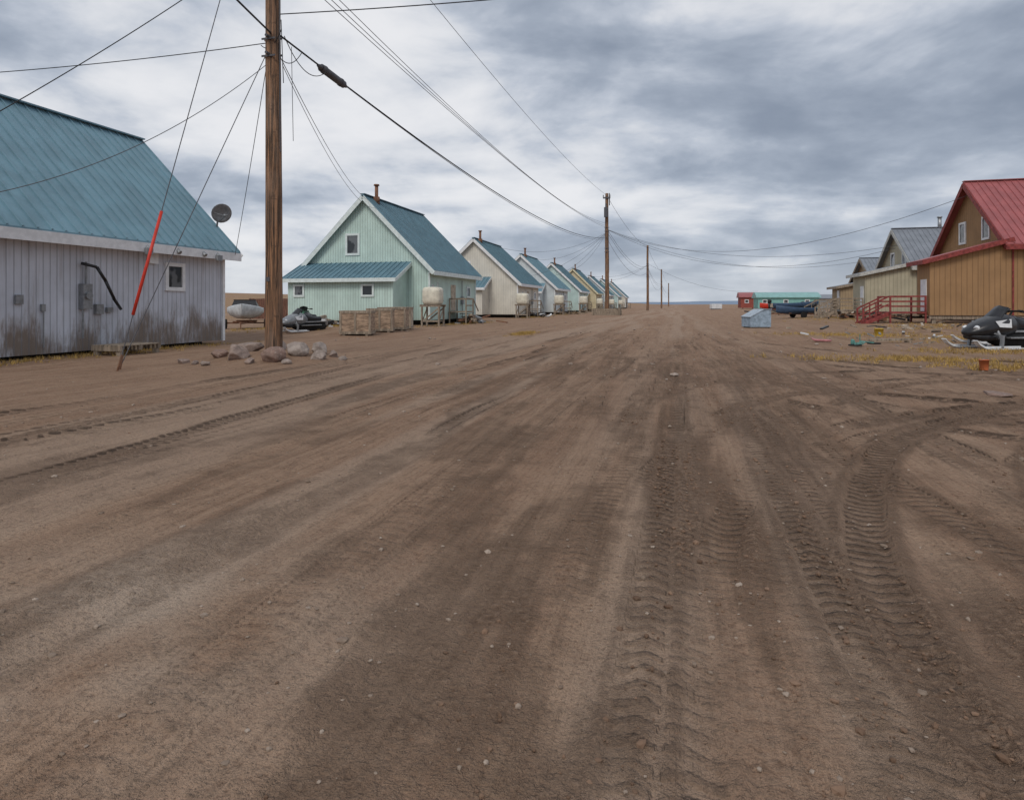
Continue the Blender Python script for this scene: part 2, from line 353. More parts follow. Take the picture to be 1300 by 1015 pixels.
# ------------------------------------------------------------------ houses right
ochre=siding('ochre_siding',(.36,.215,.108),.3,.35,.3,dz=1.8)
beige=siding('beige_siding',(.5,.46,.34),.3,.25,.2,dz=1.8)
brownw=siding('brown_siding',(.4,.3,.19),.3,.25,.2,dz=1.8)
redroof=roofmat('red_steel_roof',(.34,.10,.10)); greyroof=roofmat('grey_steel_roof',(.22,.24,.27))
def right_house(name,t0,s0,L,W,dsh,ez,zr,wall,roofm,trim,shedmat,zs0,zs1,stairs=True,wins=True,pl=2.2):
    e=empty(name,t0,s0,0.)
    sl=gable_roof(e,0,L,0,W,ez,zr,'x',roofm,trim,ov=.5,rov=.5,fas=.32)
    ze=ez+.5*sl-.02; zb=.8
    w=B(); w.prism([(0,zb),(0,ze),(W/2,zr-.02),(W,ze),(W,zb)],'x',0,L); w.make('walls',wall,e)
    w=B(); w.prism([(-dsh,zb),(-dsh,zs0),(-.004,zs1),(-.004,zb)],'y',.0,pl); w.make('porch_walls',wall,e)
    r=B(); up=Vector((-(zs1-zs0),0,dsh)).normalized(); k=(zs1-zs0)/dsh
    r.prism([(-dsh-.5,zs0-.5*k+.02),(-.006,zs1+.02),(-.006,zs1+.12),(-dsh-.5,zs0-.5*k+.12)],'y',-.35,pl+.35)
    r.make('porch_roof',roofm,e)
    fr=B();gl=B()
    fr.beam((-dsh-.52,-.37,zs0-.5*k-.02),(-.0,-.37,zs1-.02),.04,.28,up)
    fr.beam((-dsh-.52,-.37,zs0-.5*k-.02),(-dsh-.52,pl+.37,zs0-.5*k-.02),.04,.26)
    fr.box(.01,.1,-.05,-.012,zb,ze-.3)
    fr.make('fascia_trim',trim,e)
    fr=B()
    if wins:
        window(fr,gl,(0,W*.30,6.6*zr/10),(0,1,0),(-1,0,0),.95,1.45,.14)
        window(fr,gl,(0,W*.62,6.6*zr/10),(0,1,0),(-1,0,0),.95,1.45,.14)
    window(fr,gl,(0,W*.62,3.2),(0,1,0),(-1,0,0),.9,.9,.12)
    fr.make('window_frames',M['trim'],e); gl.make('window_panes',M['glass'],e)
    d=B()
    for x in np.arange(-dsh+.3,L,2.4):
        for y in(.3,W/2,W-.3):
            if x<0 and y>pl: continue
            d.beam((x,y,-.2),(x,y,zb-.02),.22,.22)
        d.beam((x,.3,.1),(x+1.,.3,.7),.05,.12)
    d.beam((-dsh,.15,zb-.12),(L,.15,zb-.12),.1,.22)
    d.make('foundation_posts_and_underfloor_shade',M['wood'],e)
    dr=B(); dr.box(-dsh-.05,-dsh,.5,1.45,zb+.25,zb+2.3); dr.make('door',M['trim'],e)
    c=B(); c.cyl((L*.35,W*.5,zr-.2),(L*.35,W*.5,zr+1.),.16); c.cyl((L*.35,W*.5,zr+1),(L*.35,W*.5,zr+1.1),.22); c.make('chimney',M['galv'],e,True)
    if stairs:
        st=B(); dx0,dx1=-dsh-2.2,-dsh-.06; zd=zb+.2; g0=.2
        st.box(dx0,dx1,.3,3.,zd-.1,zd)
        for xx in(dx0+.06,dx1-.06):
            for yy in(.36,2.94): st.beam((xx,yy,0),(xx,yy,zd+1.05),.1,.1)
        n=5
        for i in range(n):
            x=dx0-.3*(i+1); z=zd-(zd-g0)*(i+1)/(n+.5)
            st.box(x,x+.32,.5,1.8,z-.05,z)
        for yy in(.45,1.85):
            st.beam((dx0,yy,zd-.12),(dx0-.3*n-.1,yy,g0-.05),.05,.25)
            st.beam((dx0,yy,zd+1.0),(dx0-.3*n,yy,g0+1.0),.06,.1); st.beam((dx0,yy,zd+.5),(dx0-.3*n,yy,g0+.5),.05,.08)
            st.beam((dx0-.3*n,yy,g0-.2),(dx0-.3*n,yy,g0+1.05),.1,.1)
            st.beam((dx0-.15*n,yy,(g0+zd)/2-.1),(dx0-.15*n,yy,(g0+zd)/2+.98),.07,.07)
        for (a,c) in(((dx0+.06,.36),(dx1-.06,.36)),((dx0+.06,1.9),(dx0+.06,2.94)),((dx0+.06,2.94),(dx1-.06,2.94))):
            for zz in(1.0,.68,.36): st.beam((a[0],a[1],zd+zz),(c[0],c[1],zd+zz),.05,.1)
        st.make('stairs_and_deck',shedmat,e)
    return e
rh=right_house('ochre_house',19.95,45.4,11,11.1,4.45,5.1,10.0,ochre,redroof,M['redwood'],M['redwood'],4.3,5.5)
right_house('beige_house',20,61.5,10,10,4,4.7,8.5,beige,greyroof,plain('pale_trim',(.5,.5,.47),.6),M['wood'],4.2,5.1,pl=4)
right_house('brown_house',21.5,79,9,8.5,3.5,4.2,6.9,brownw,greyroof,M['wood'],M['wood'],3.5,4.2,wins=False,pl=4)
def hall(name,t,s,L,D,z0,zw,wall,roofm,rise,wn=3.):
    e=empty(name,t,s,0.)
    w=B(); w.box(0,L,0,D,z0,zw); w.make('walls',wall,e)
    r=B(); n=8; pts=[(-.4+ (D+.8)*i/n, zw+.01+rise*math.sin(math.pi*i/n)) for i in range(n+1)]
    r.prism(pts+[(D+.4,zw-.15),(-.4,zw-.15)],'x',-.4,L+.4); r.make('roof',roofm,e)
    fr=B();gl=B()
    for x in np.arange(1.5,L-1,wn): window(fr,gl,(x,0,(z0+zw)/2+.3),(1,0,0),(0,-1,0),.9,.8,.15)
    fr.make('window_frames',M['trim'],e); gl.make('window_panes',M['glass'],e)
    d=B()
    for x in np.arange(.4,L,2.5): d.box(x,x+.25,.3,.55,-.2,z0)
    d.make('foundation_posts_and_underfloor_shade',M['dark'],e)
teal=siding('teal_hall_siding',(.25,.5,.46),.3,.1,.1); tealr=roofmat('teal_roof',(.24,.44,.42))
hall('teal_hall',*W2TS(57,146),13,9,.5,3.1,teal,tealr,1.2,4.5)
hall('red_building',*W2TS(61,168),9,8,.5,3.4,siding('red_siding',(.33,.09,.07),.3,.1,.1),redroof,1.3,4)
hall('grey_storage_building',*W2TS(76,160),7,7,.5,3.0,siding('grey_siding',(.3,.3,.3),.3,.1,.1),greyroof,1.,4)
hall('brown_storage_shed',*W2TS(40.5,74),3.0,3,.1,1.9,siding('shed_siding',(.25,.21,.17),.2,.3,.3),greyroof,.25)
# ------------------------------------------------------------------ utility poles & wires
def pole(X,Y,H,r,transformer=False):
    e=empty('utility_pole',X,Y,world=True,rot=-TH)
    b=B(); n=22; secs=24; vs=[];fs=[]
    for k in range(secs+1):
        z=-.4+(H+.4)*k/secs; rr=r*(1-.28*k/secs)*(1+random.uniform(-.015,.015))
        for i in range(n):
            a=2*math.pi*i/n; q=rr*(1+.03*math.sin(3*a+k*.3)+.012*random.uniform(-1,1)); vs.append((q*math.cos(a)+.02*math.sin(k*.25),q*math.sin(a),z))
    for k in range(secs):
        for i in range(n): fs.append((k*n+i,k*n+(i+1)%n,(k+1)*n+(i+1)%n,(k+1)*n+i))
    fs.append(tuple(secs*n+i for i in range(n)))
    b.add(vs,fs); b.make('pole_shaft',M['pole'],e,True)
    f=B()
    for z in (H*.52,H*.55,H*.69,H*.72,H*.97):
        f.cyl((-r*1.15,0,z),(r*1.15,0,z),.03); f.cyl((0,-r*1.4,z),(0,-r*.7,z),.04)
        f.box(-r*.9,r*.9,-r*.98,-r*.9,z-.08,z-.03)
    f.cyl((r*.98,-.02,H*.35),(r*.85,-.02,H*.7),.018)
    f.box(-.05,.05,-r*1.02,-r*.9,1.9,2.02)
    if transformer:
        f.cyl((-.05,-r-.35,H*.80),(-.05,-r-.35,H*.88),.27); f.cyl((-.05,-r-.35,H*.88),(-.05,-r-.35,H*.91),.1)
        f.cyl((r*1.2,-.1,H*.9),(r*1.2,-.1,H*1.0),.07); f.box(-.5,.5,-r*.9-.1,-r*.9,H*.955,H*.965)
        for x in(-.45,.45): f.cyl((x,-r*.9-.05,H*.965),(x,-r*.9-.05,H*.985),.06)
    f.make('brackets_and_insulators',M['wirel'],e)
    return e
P1=(-6.59,17.4); P2=(12.95,86.)
pole(*P1,15.6,.235); pole(*P2,16.6,.3,transformer=True)
P3=TS2W(-6.6,148); P4=TS2W(-5.5,232); P5=TS2W(-5,385)
pole(*P3,15,.3); pole(*P4,14.,.3); pole(*P5,14,.35)
PL=(-34,20); PB=(-5.8,-40); PR=(25,8.5)
pole(*PL,12,.24); pole(*PB,13,.24); pole(*PR,12,.24)
def wire(p0,p1,sag,r=.012,mat='wire',name='power_line',n=40):
    cu=bpy.data.curves.new(name,'CURVE'); cu.dimensions='3D'; sp=cu.splines.new('POLY'); sp.points.add(n)
    for i in range(n+1):
        f=i/n; p=[a+(c-a)*f for a,c in zip(p0,p1)]; p[2]-=4*sag*f*(1-f); sp.points[i].co=(*p,1)
    cu.bevel_depth=r; cu.bevel_resolution=1; cu.materials.append(M[mat])
    o=bpy.data.objects.new(name,cu); sc.collection.objects.link(o); return o
def hs(t,s,z): X,Y=TS2W(t,s); return (X,Y,z)
A=lambda z,dx=0,dy=0:(P1[0]+dx,P1[1]+dy,z); C=lambda z,dx=0:(P2[0]+dx,P2[1],z)
wire(A(15.3),C(16.3),1.0,.013)
for dz in(0,.22,.5): wire(A(11+dz,.2),C(11.9+dz*1.2),1.0+dz,.012,'wirel')
wire(A(8.9,.2),C(10.6),1.7,.026)
wire(A(8.9,.2),C(10.4),1.75,.013)
for k,(Pa,Pb,za,zb) in enumerate(((P2,P3,16.3,14.7),(P3,P4,14.7,13.6),(P4,P5,13.6,13.6))):
    for dz,sg in((0,1.2),(-4.5,1.8),(-4.9,1.9),(-5.8,2.5)): wire((*Pa,za+dz),(*Pb,zb+dz),sg,.022,'wirel')
wire(A(8.7,-.2),(*PL,8.9),.7,.012)
wire(A(11.5,-.2),hs(-16.6,8.5,3.3),.3,.012)
wire(A(8.1,-.2),hs(-16.6,7.5,3.3),1.3,.010,'wirel')
wire(A(8.9,0,-.2),(*PB,9.6),1.2,.026)
wire(A(9.5,.2),(*PR,9.3),.6,.014)
wire(A(8.3,.2),hs(-21.6,41.3,9.0),.6,.012,'wirel'); wire(A(8.1,.25),hs(-21,41.3,8.4),1.0,.010,'wirel')
wire(A(8.0,-.2),hs(-16.6,20.9,3.3),.1,.010,'wirel')
anchor=(-8.95,14.3,0)
wire(A(15.2),anchor,0,.011,'wirel','guy_wire'); wire(A(8.6,-.1),(-9.1,14.6,0),0,.011,'wirel','guy_wire')
q=B(); a=Vector(A(15.2)); an=Vector(anchor)
def on(z): f=(z-an.z)/(a.z-an.z); return an+(a-an)*f
q.cyl(on(1.25),on(3.72),.036,n=10); q.make('guy_wire_guard',M['red'],None,True)
q=B(); q.cyl(on(-.1),on(.35),.022,n=8); q.cyl((-9.1,14.6,-.1),(-9.06,14.66,.3),.022,n=8); q.make('guy_anchor_rods',M['rust'],None,True)
d=(Vector(C(10.6))-Vector(A(8.9,.2))); f0,f1=.028,.046
pp=lambda f:(lambda p:Vector((p.x,p.y,p.z-4*1.7*f*(1-f))))(Vector(A(8.9,.2))+d*f)
q=B(); p0,p1=pp(f0),pp(f1); p0.z-=.02;p1.z-=.02
ax=(p1-p0)
q.cyl(p0,p1,.12,n=14); q.cyl(p0-ax*.15,p0,.04,.1); q.cyl(p1,p1+ax*.15,.1,.04); q.cyl(p0+ax*.1,p0+ax*.16,.135);q.cyl(p1-ax*.16,p1-ax*.1,.135)
q.make('cable_splice_enclosure',M['wirel'],None,True)
for k,(a0,a1,sg) in enumerate((((P1[0]+.3,P1[1],8.9),(P1[0]+1.0,P1[1]+1.6,8.5),.5),((P1[0]-.2,P1[1],9.1),(P1[0]+.6,P1[1]+.6,8.7),.6),((P1[0]+.25,P1[1]-.1,9.3),(P1[0]+.28,P1[1],7.6),.0),((P1[0]-.3,P1[1]-.1,8.6),(P1[0]+.3,P1[1]-.2,9.0),.25))):
    wire(a0,a1,sg,.012,'wire','drip_loop',16)
wire((P1[0]+.5,P1[1],8.6),(P1[0]+.55,P1[1],6.),.0,.008,'wire','drip_loop',16)
for tgt,sg in ((hs(20,66,7.0),2.2),(hs(20,67,6.8),3.2),(hs(21.5,83,6.6),2.5),(hs(19.9,51,9.2),3.5)):
    wire(C(11.7),tgt,sg,.018,'wirel')
for tgt,sg in ((hs(-20,67.5,8.0),1.5),(hs(-20,89.2,8.0),1.2),(hs(-19,99,6.0),1.),(hs(-20,112.5,7.8),1.8),(hs(-18,77,5),1)):
    wire(C(11.3),tgt,sg,.015,'wirel')
for tgt in (hs(-20,136.5,8.0),hs(-20,162.5,8.0)): wire((*P3,10.5),tgt,1.5,.02,'wirel')
wire((*P3,10.8),(57,146,4.5),2,.022,'wirel')
e=empty('pole_crib',P2[0],P2[1],world=True,rot=-TH)
q=B()
for k in range(3):
    z=.15+.3*k
    for sg in(-1,1): q.beam((-1.9,sg*1.5,z),(1.9,sg*1.5,z),.14,.26); q.beam((sg*1.7,-1.7,z+.02),(sg*1.7,1.7,z+.02),.14,.26)
q.make('crib_timbers',M['wood'],e)
# ------------------------------------------------------------------ noise, rocks
def npnoise(x,y,seed=0):
    xi=np.floor(x).astype(np.int64); yi=np.floor(y).astype(np.int64); fx=x-xi; fy=y-yi
    def h(a,b):
        n=(a*374761393+b*668265263+seed*1442695041)&0x7fffffff; n=((n^(n>>13))*1274126177)&0x7fffffff
        n=n^(n>>16); return (n&0xffff)/65535.
    fx=fx*fx*(3-2*fx); fy=fy*fy*(3-2*fy)
    return (h(xi,yi)*(1-fx)+h(xi+1,yi)*fx)*(1-fy)+(h(xi,yi+1)*(1-fx)+h(xi+1,yi+1)*fx)*fy
def fbm(x,y,o=4,seed=0,g=.5):
    r=0;a=1;tot=0
    for k in range(o): r=r+a*npnoise(x*2**k+17.3*k,y*2**k-9.1*k,seed+k); tot+=a; a*=g
    return r/tot
def boulder(X,Y,sx,sy,sz,seed,name='boulder'):
    bm=bmesh.new(); bmesh.ops.create_icosphere(bm,subdivisions=4,radius=1)
    rr=random.Random(seed); pl=[(Vector((rr.gauss(0,1),rr.gauss(0,1),rr.gauss(0,1))).normalized(),rr.uniform(.55,.86)) for _ in range(14)]
    for v in bm.verts:
        p=v.co.copy()
        for n,d in pl:
            k=p.dot(n)
            if k>d: p-=n*(k-d)*.97
        p*=1+.03*math.sin(5*p.x+seed)*math.cos(6*p.y)+.02*math.sin(13*p.z+9*p.x)
        v.co=Vector((p.x*sx,p.y*sy,p.z*sz))
    me=bpy.data.meshes.new(name); bm.to_mesh(me); bm.free(); me.polygons.foreach_set('use_smooth',[True]*len(me.polygons)); me.materials.append(M['rock'])
    o=bpy.data.objects.new(name,me); sc.collection.objects.link(o)
    t,s=W2TS(X,Y); o.location=(X,Y,float(height(t,s))+sz*.42); o.rotation_euler=(0,0,rr.uniform(0,6))
for i,(X,Y,a) in enumerate(((-7.05,16.2,.42),(-6.05,16.0,.38),(-5.75,16.9,.38),(-5.4,17.7,.34),(-7.3,17.6,.36),(-6.5,15.6,.17),(-7.7,16.6,.24),(-5.1,16.6,.24),(-7.5,15.4,.13),(-6.9,18.5,.38),(-4.9,17.3,.2),(-7.9,15.7,.12),(-5.6,15.7,.15),(-8.3,15.9,.16),(-4.5,16.8,.14))):
    boulder(X,Y,a,a*.8,a*.66,i*7+3)
boulder(8.0,10.4,.35,.2,.05,99)
# ------------------------------------------------------------------ snowmobiles
def snowmobile(X,Y,rot,cowl,ski,s=1.):
    e=empty('snowmobile',X,Y,world=True,rot=rot,scale=s)
    b=B(); b.loft([(-1.55,0,.24,.2,.08,3),(-1.45,0,.24,.21,.2,3),(-1.2,0,.25,.21,.25,4),(.1,0,.23,.21,.23,4),(.45,0,.32,.21,.18,3),(.55,0,.36,.2,.1,3)],16)
    for y in np.arange(-1.45,.3,.11): b.box(-.2,.2,y,y+.035,-.005,.03)
    b.make('track',M['rubber'],e,True)
    b=B(); b.box(-.24,.24,-1.5,.1,.46,.52); b.box(-.42,-.24,-1.0,.3,.3,.34); b.box(.24,.42,-1.0,.3,.3,.34)
    b.box(-.2,.2,-1.62,-1.45,.3,.5); b.beam((-.2,-1.5,.62),(.2,-1.5,.62),.04,.04); b.beam((-.2,-1.5,.5),(-.2,-1.5,.62),.03,.03); b.beam((.2,-1.5,.5),(.2,-1.5,.62),.03,.03)
    b.make('tunnel',M['galv'],e,bevel=.01)
    b=B(); b.loft([(-1.25,0,.62,.1,.06,3),(-1.2,0,.64,.17,.12,3),(-.7,0,.64,.18,.13,3),(-.3,0,.7,.17,.17,3),(-.05,0,.72,.12,.18,3)],16); b.make('seat',M['black'],e,True)
    b=B(); b.loft([(-.25,0,.6,.18,.14,2.5),(0,0,.66,.3,.28,2.8),(.3,0,.66,.38,.33,2.6),(.7,0,.6,.4,.27,2.4),(1.0,0,.54,.34,.2,2.3),(1.25,0,.48,.22,.12,2.2),(1.36,0,.45,.1,.06,2)],20); b.make('cowling',cowl,e,True)
    b=B(); b.loft([(.35,0,.36,.33,.12,3),(.9,0,.34,.3,.12,3),(1.25,0,.36,.16,.08,3)],12); b.make('belly_pan',M['black'],e,True)
    b=B()
    for sx in(-1,1):
        b.add([(sx*.34,.2,.84),(sx*.37,.75,.78),(sx*.41,.65,.62),(sx*.40,.25,.6)],[(0,1,2,3)]); b.cyl((sx*.17,1.12,.6),(sx*.2,1.2,.56),.07)
    b.make('side_decals_and_headlights',M['white'],e)
    b=B(); n=8; vs=[]
    for k in range(5):
        f=k/4
        for i in range(n+1):
            a=(i/n-.5)*2.0; w=.34-.1*f; vs.append((w*math.sin(a)*1.1,.55-.38*f+.16*math.cos(a)-.1,.86+.36*f-.07*abs(math.sin(a))))
    b.add(vs,[(k*(n+1)+i,k*(n+1)+i+1,(k+1)*(n+1)+i+1,(k+1)*(n+1)+i) for k in range(4) for i in range(n)])
    o=b.make('windshield',M['black'],e,True); o.modifiers.new('s','SOLIDIFY').thickness=.01
    b=B(); b.cyl((0,.15,.8),(0,-.02,1.05),.03); b.cyl((-.36,-.1,1.06),(.36,-.1,1.06),.022)
    for sx in(-1,1): b.cyl((sx*.26,-.1,1.06),(sx*.38,-.12,1.05),.035)
    b.make('handlebar',M['rubber'],e)
    b=B()
    for sx in(-1,1):
        x=sx*.5; pts=[(x,.0,.05),(x,.2,.03),(x,1.1,.03),(x,1.3,.07),(x,1.45,.16),(x,1.54,.27)]
        for a,c in zip(pts,pts[1:]): b.beam(a,c,.15,.025,(0,-.3,1))
        b.beam((x,.1,.08),(x,1.2,.08),.04,.05); b.cyl((x,1.2,.07),(x,1.5,.24),.018)
    b.make('skis',ski,e)
    b=B()
    for sx in(-1,1):
        b.beam((sx*.5,.7,.06),(sx*.5,.66,.4),.06,.08,(1,0,0)); b.beam((sx*.5,.66,.28),(sx*.2,.6,.35),.04,.04); b.beam((sx*.5,.66,.38),(sx*.22,.8,.5),.04,.04); b.cyl((sx*.46,.66,.3),(sx*.28,.68,.66),.04)
    b.make('suspension',M['grey'],e)
snowmobile(16.7,21.3,math.radians(100),M['black'],M['white'],1.2)
snowmobile(18.7,23.6,math.radians(85),M['black'],M['white'],1.15)
snowmobile(-10.35,31,math.radians(150),M['grey'],M['white'],.95)
snowmobile(-11.0,33.5,math.radians(40),M['green'],M['black'],.95)
# ------------------------------------------------------------------ boats
def boat(name,X,Y,rot,L,w,hull,z0=.5,trailer=True,inner='ply2'):
    e=empty(name,X,Y,world=True,rot=rot)
    n=12; K=9; vs=[];fs=[]
    def ring(k,ins):
        f=k/n; y=-L/2+L*f; hw=w/2*(1-max(0,(f-.45)/.55)**2.2)*(.9+.1*min(1,f*4)); sheer=.62+.28*max(0,f-.4)**1.5*2; keel=.0+.45*max(0,f-.7)**1.3*2
        hw=max(hw,.02)-ins*.04; r=[]
        for j in range(K):
            u=(j/(K-1)-.5)*2; x=hw*math.copysign(min(1,abs(u)*1.5)**.8,u); zz=keel+(sheer-keel)*(max(0,abs(u)-.12)/.88)**1.5
            r.append((x,y,z0+zz+ins*.04))
        return r
    for ins in(0,1):
        for k in range(n+1): vs+=ring(k,ins)
    o=(n+1)*K
    for k in range(n):
        for j in range(K-1):
            a=k*K+j; fs.append((a,a+1,a+K+1,a+K)); fs.append((o+a,o+a+K,o+a+K+1,o+a+1))
        for j in(0,K-1): a=k*K+j; fs.append((a,a+K,o+a+K,o+a))
    for j in range(K-1): fs.append((j,o+j,o+j+1,j+1))
    fs.append(tuple(range(K)))
    b=B(); b.add(vs,fs); b.make('hull',hull,e,True)
    b=B()
    for y in(-L*.25,.05*L): b.box(-w*.4,w*.4,y,y+.25,z0+.42,z0+.46)
    b.box(-w*.38,w*.38,-L/2-.01,-L/2+.06,z0+.15,z0+.62)
    b.make('thwarts',M[inner],e)
    b=B(); b.loft([(-L/2-.35,0,z0+.85,.12,.2,3),(-L/2-.2,0,z0+.88,.16,.24,3),(-L/2+.05,0,z0+.85,.12,.18,3)],12); b.beam((0,-L/2-.15,z0+.7),(0,-L/2-.2,z0-.05),.1,.14,(0,1,0)); b.make('outboard_motor',M['black'],e,True)
    if trailer:
        b=B(); b.beam((-.5,-L/2+.3,.42),(0,L/2+.6,.4),.07,.09); b.beam((.5,-L/2+.3,.42),(0,L/2+.6,.4),.07,.09); b.beam((-w/2-.1,-.4,.36),(w/2+.1,-.4,.36),.08,.08)
        b.beam((0,L/2+.6,0),(0,L/2+.6,.5),.06,.06)
        for y in(-L*.3,L*.2): b.beam((-.6,y,.47),(.6,y,.47),.1,.08)
        b.make('trailer_frame',M['rust'],e)
        b=B()
        for sx in(-1,1): b.cyl((sx*(w/2+.05),-.4,.3),(sx*(w/2+.22),-.4,.3),.3,n=20)
        b.make('wheels',M['rubber'],e)
    return e
bb=boat('motor_boat',-16.1,38,math.radians(198),4.0,2.0,M['hullgrey'],.62)
q=B(); zz=.08; q.add([(-.76,.5,1.15+zz),(.76,.5,1.15+zz),(.6,.1,1.66+zz),(-.6,.1,1.66+zz)],[(0,1,2,3)]); q.add([(-.76,.5,1.15+zz),(-.6,.1,1.66+zz),(-.84,-.5,1.15+zz)],[(0,1,2)]);q.add([(.76,.5,1.15+zz),(.6,.1,1.66+zz),(.84,-.5,1.15+zz)],[(0,1,2)]); q.beam((-.62,.1,1.67+zz),(.62,.1,1.67+zz),.05,.05); q.make('windscreen',M['black'],bb)
boat('canoe',33.2,74,math.radians(-80),6.2,1.2,M['hullblue'],.7,False)
boat('motor_boat',27.8,62,math.radians(100),4.0,1.5,M['hullblue'],.35)
boat('motor_boat',37.5,88,math.radians(80),5.5,1.9,M['red'],.5)
e=empty('boat_rack',33.2,74,world=True,rot=math.radians(-80)); q=B()
for y in(-1.6,1.6):
    q.beam((-.8,y,.72),(.8,y,.72),.12,.12)
    for x in(-.7,.7): q.beam((x,y,-.2),(x,y,.7),.1,.1)
q.make('rack_frame',M['wood'],e)
# ------------------------------------------------------------------ crates, box, fence etc
def crate(X,Y,w,d,h,rot,mat='ply'):
    e=empty('plywood_crate',X,Y,world=True,rot=rot)
    b=B(); b.box(-w/2,w/2,-d/2,d/2,.06,h); b.make('panels',M[mat],e)
    b=B()
    for z in(.12,h-.06):
        b.box(-w/2-.02,w/2+.02,-d/2-.025,-d/2-.003,z-.06,z+.06); b.box(-w/2-.02,w/2+.02,d/2+.003,d/2+.025,z-.06,z+.06)
        b.box(-w/2-.025,-w/2-.003,-d/2,d/2,z-.06,z+.06); b.box(w/2+.003,w/2+.025,-d/2,d/2,z-.06,z+.06)
    for x in(-w/2+.05,0,w/2-.05): b.box(x-.05,x+.05,-d/2-.03,-d/2-.006,.18,h-.12)
    for x in(-w/2+.2,w/2-.2): b.box(x-.06,x+.06,-d/2,d/2,-.1,.055)
    b.make('battens',M['wood'],e)
crate(-7.35,30.,1.45,1.2,1.15,.05); crate(-6.75,32.4,1.3,1.2,1.2,.1); crate(-6.5,34.6,1.5,1.3,1.25,0.02); crate(-6.6,37.2,1.4,1.2,1.3,.05,'ply2')
e=empty('blue_storage_box',15.5,40,world=True,rot=.15,scale=.92)
b=B(); b.prism([(-.75,.08),(.75,.08),(.75,1.25),(.2,1.25),(-.75,.75)],'y',-.6,.6); b.make('box_body',M['bluebox'],e)
b=B(); b.beam((-.8,0,.75),(.2,0,1.28),1.3,.04,(-.5,0,1)); b.beam((.21,0,1.28),(.8,0,1.28),1.3,.04); b.make('lid',plain('lid_grey',(.38,.44,.5),.7),e)
b=B(); b.box(-.7,.7,-.5,-.4,-.1,.075); b.box(-.7,.7,.4,.5,-.1,.075)
b.make('skids',M['wood'],e)
e=empty('board_fence',-22.3,60,world=True,rot=.05)
b=B()
for i in range(22): x=-2.7+i*.25; b.box(x,x+.235,-.02,.02,.1,2.0+.04*random.random())
b.make('boards',M['brownwood'],e); b=B()
for x in(-2.6,0,2.6): b.box(x-.06,x+.06,.03,.15,-.2,2.1)
for z in(.5,1.6): b.box(-2.7,2.75,.022,.06,z,z+.1)
b.make('rails_and_posts',M['wood'],e)
def pallet(X,Y,rot,z=.0):
    e=empty('wooden_pallet',X,Y,world=True,rot=rot); b=B()
    for i in range(7): b.box(-.75,.75,-.5+i*.15,-.5+i*.15+.11,.28+z,.31+z)
    for x in(-.7,0,.7): b.box(x-.05,x+.05,-.5,.52,.14+z,.277+z)
    for x in(-.65,.65):
        for y in(-.4,.4): b.box(x-.07,x+.07,y-.07,y+.07,-.05,.137)
    b.make('slats',M['wood'],e)
pallet(*TS2W(-16.0,15.4),-TH+math.pi/2)
def pail(name,X,Y,r,h,mat):
    e=empty(name,X,Y,world=True); b=B()
    n=20; vs=[];fs=[]
    for rr,z in((r*.8,0),(r*.82,.01),(r,h),(r*1.06,h),(r*1.06,h-.02),(r*.93,h-.005),(r*.76,.03)):
        for i in range(n): a=2*math.pi*i/n; vs.append((rr*math.cos(a),rr*math.sin(a),z))
    for k in range(6):
        for i in range(n): fs.append((k*n+i,k*n+(i+1)%n,(k+1)*n+(i+1)%n,(k+1)*n+i))
    fs.append(tuple(range(n))); fs.append(tuple(6*n+i for i in range(n)))
    b.add(vs,fs); b.make('bucket_shell',mat,e,True)
    b=B(); pts=[(r*math.cos(a),-.02-r*.5*math.sin(a),h-.02+r*.45*math.sin(a)) for a in np.linspace(0,math.pi,9)]
    for a,c in zip(pts,pts[1:]): b.cyl(a,c,.006,n=6)
    b.make('handle',M['galv'],e)
pail('orange_bucket',10.75,14.35,.10,.24,M['orange'])
pail('yellow_bucket',17.0,29.2,.2,.36,M['yellow'])
e=empty('childs_bicycle',12.5,22.3,world=True,rot=.3); 
fr=B();wh=B()
def tor(b,c,R,r,n=20):
    for i in range(n):
        a0,a1=2*math.pi*i/n,2*math.pi*(i+1)/n
        b.cyl((c[0]+R*math.cos(a0),c[1]+R*math.sin(a0),c[2]),(c[0]+R*math.cos(a1),c[1]+R*math.sin(a1),c[2]),r,n=6)
tor(wh,(-.45,0,.06),.2,.025); tor(wh,(.45,.05,.1),.2,.025)
for c in((-.45,0,.06),(.45,.05,.1)):
    for k in range(6): a=k*math.pi/3; wh.cyl(c,(c[0]+.2*math.cos(a),c[1]+.2*math.sin(a),c[2]),.005,n=4)
for a,c in(((-.45,0,.08),(-.1,.0,.1)),((-.45,0,.08),(-.15,.3,.1)),((-.1,0,.1),(-.15,.38,.12)),((-.1,0,.1),(.3,.3,.14)),((-.15,.3,.1),(.3,.35,.14)),((.45,.05,.12),(.28,.5,.16))): fr.cyl(a,c,.022,n=8)
fr.cyl((.28,.5,.0),(.28,.5,.42),.015); fr.loft([(.34,-.15,.12,.05,.1,2.5),(.42,-.15,.12,.08,.13,2.5)],10)
fr.make('frame',M['toyteal'],e); wh.make('wheels',M['rubber'],e)
e=empty('plastic_sled',12.3,25.,world=True,rot=.9,scale=.65); b=B()
b.loft([(-.5,0,.1,.2,.03,4),(-.45,0,.1,.24,.07,4),(.35,0,.1,.24,.07,4),(.5,0,.16,.2,.05,3),(.58,0,.24,.14,.03,3)],14); b.make('sled_shell',plain('pink_plastic',(.42,.17,.17),.5),e,True)
b=B(); b.cyl((-.1,.55,.2),(0,.9,.02),.008); b.cyl((.1,.55,.2),(0,.9,.02),.008); b.make('rope',M['wood'],e)
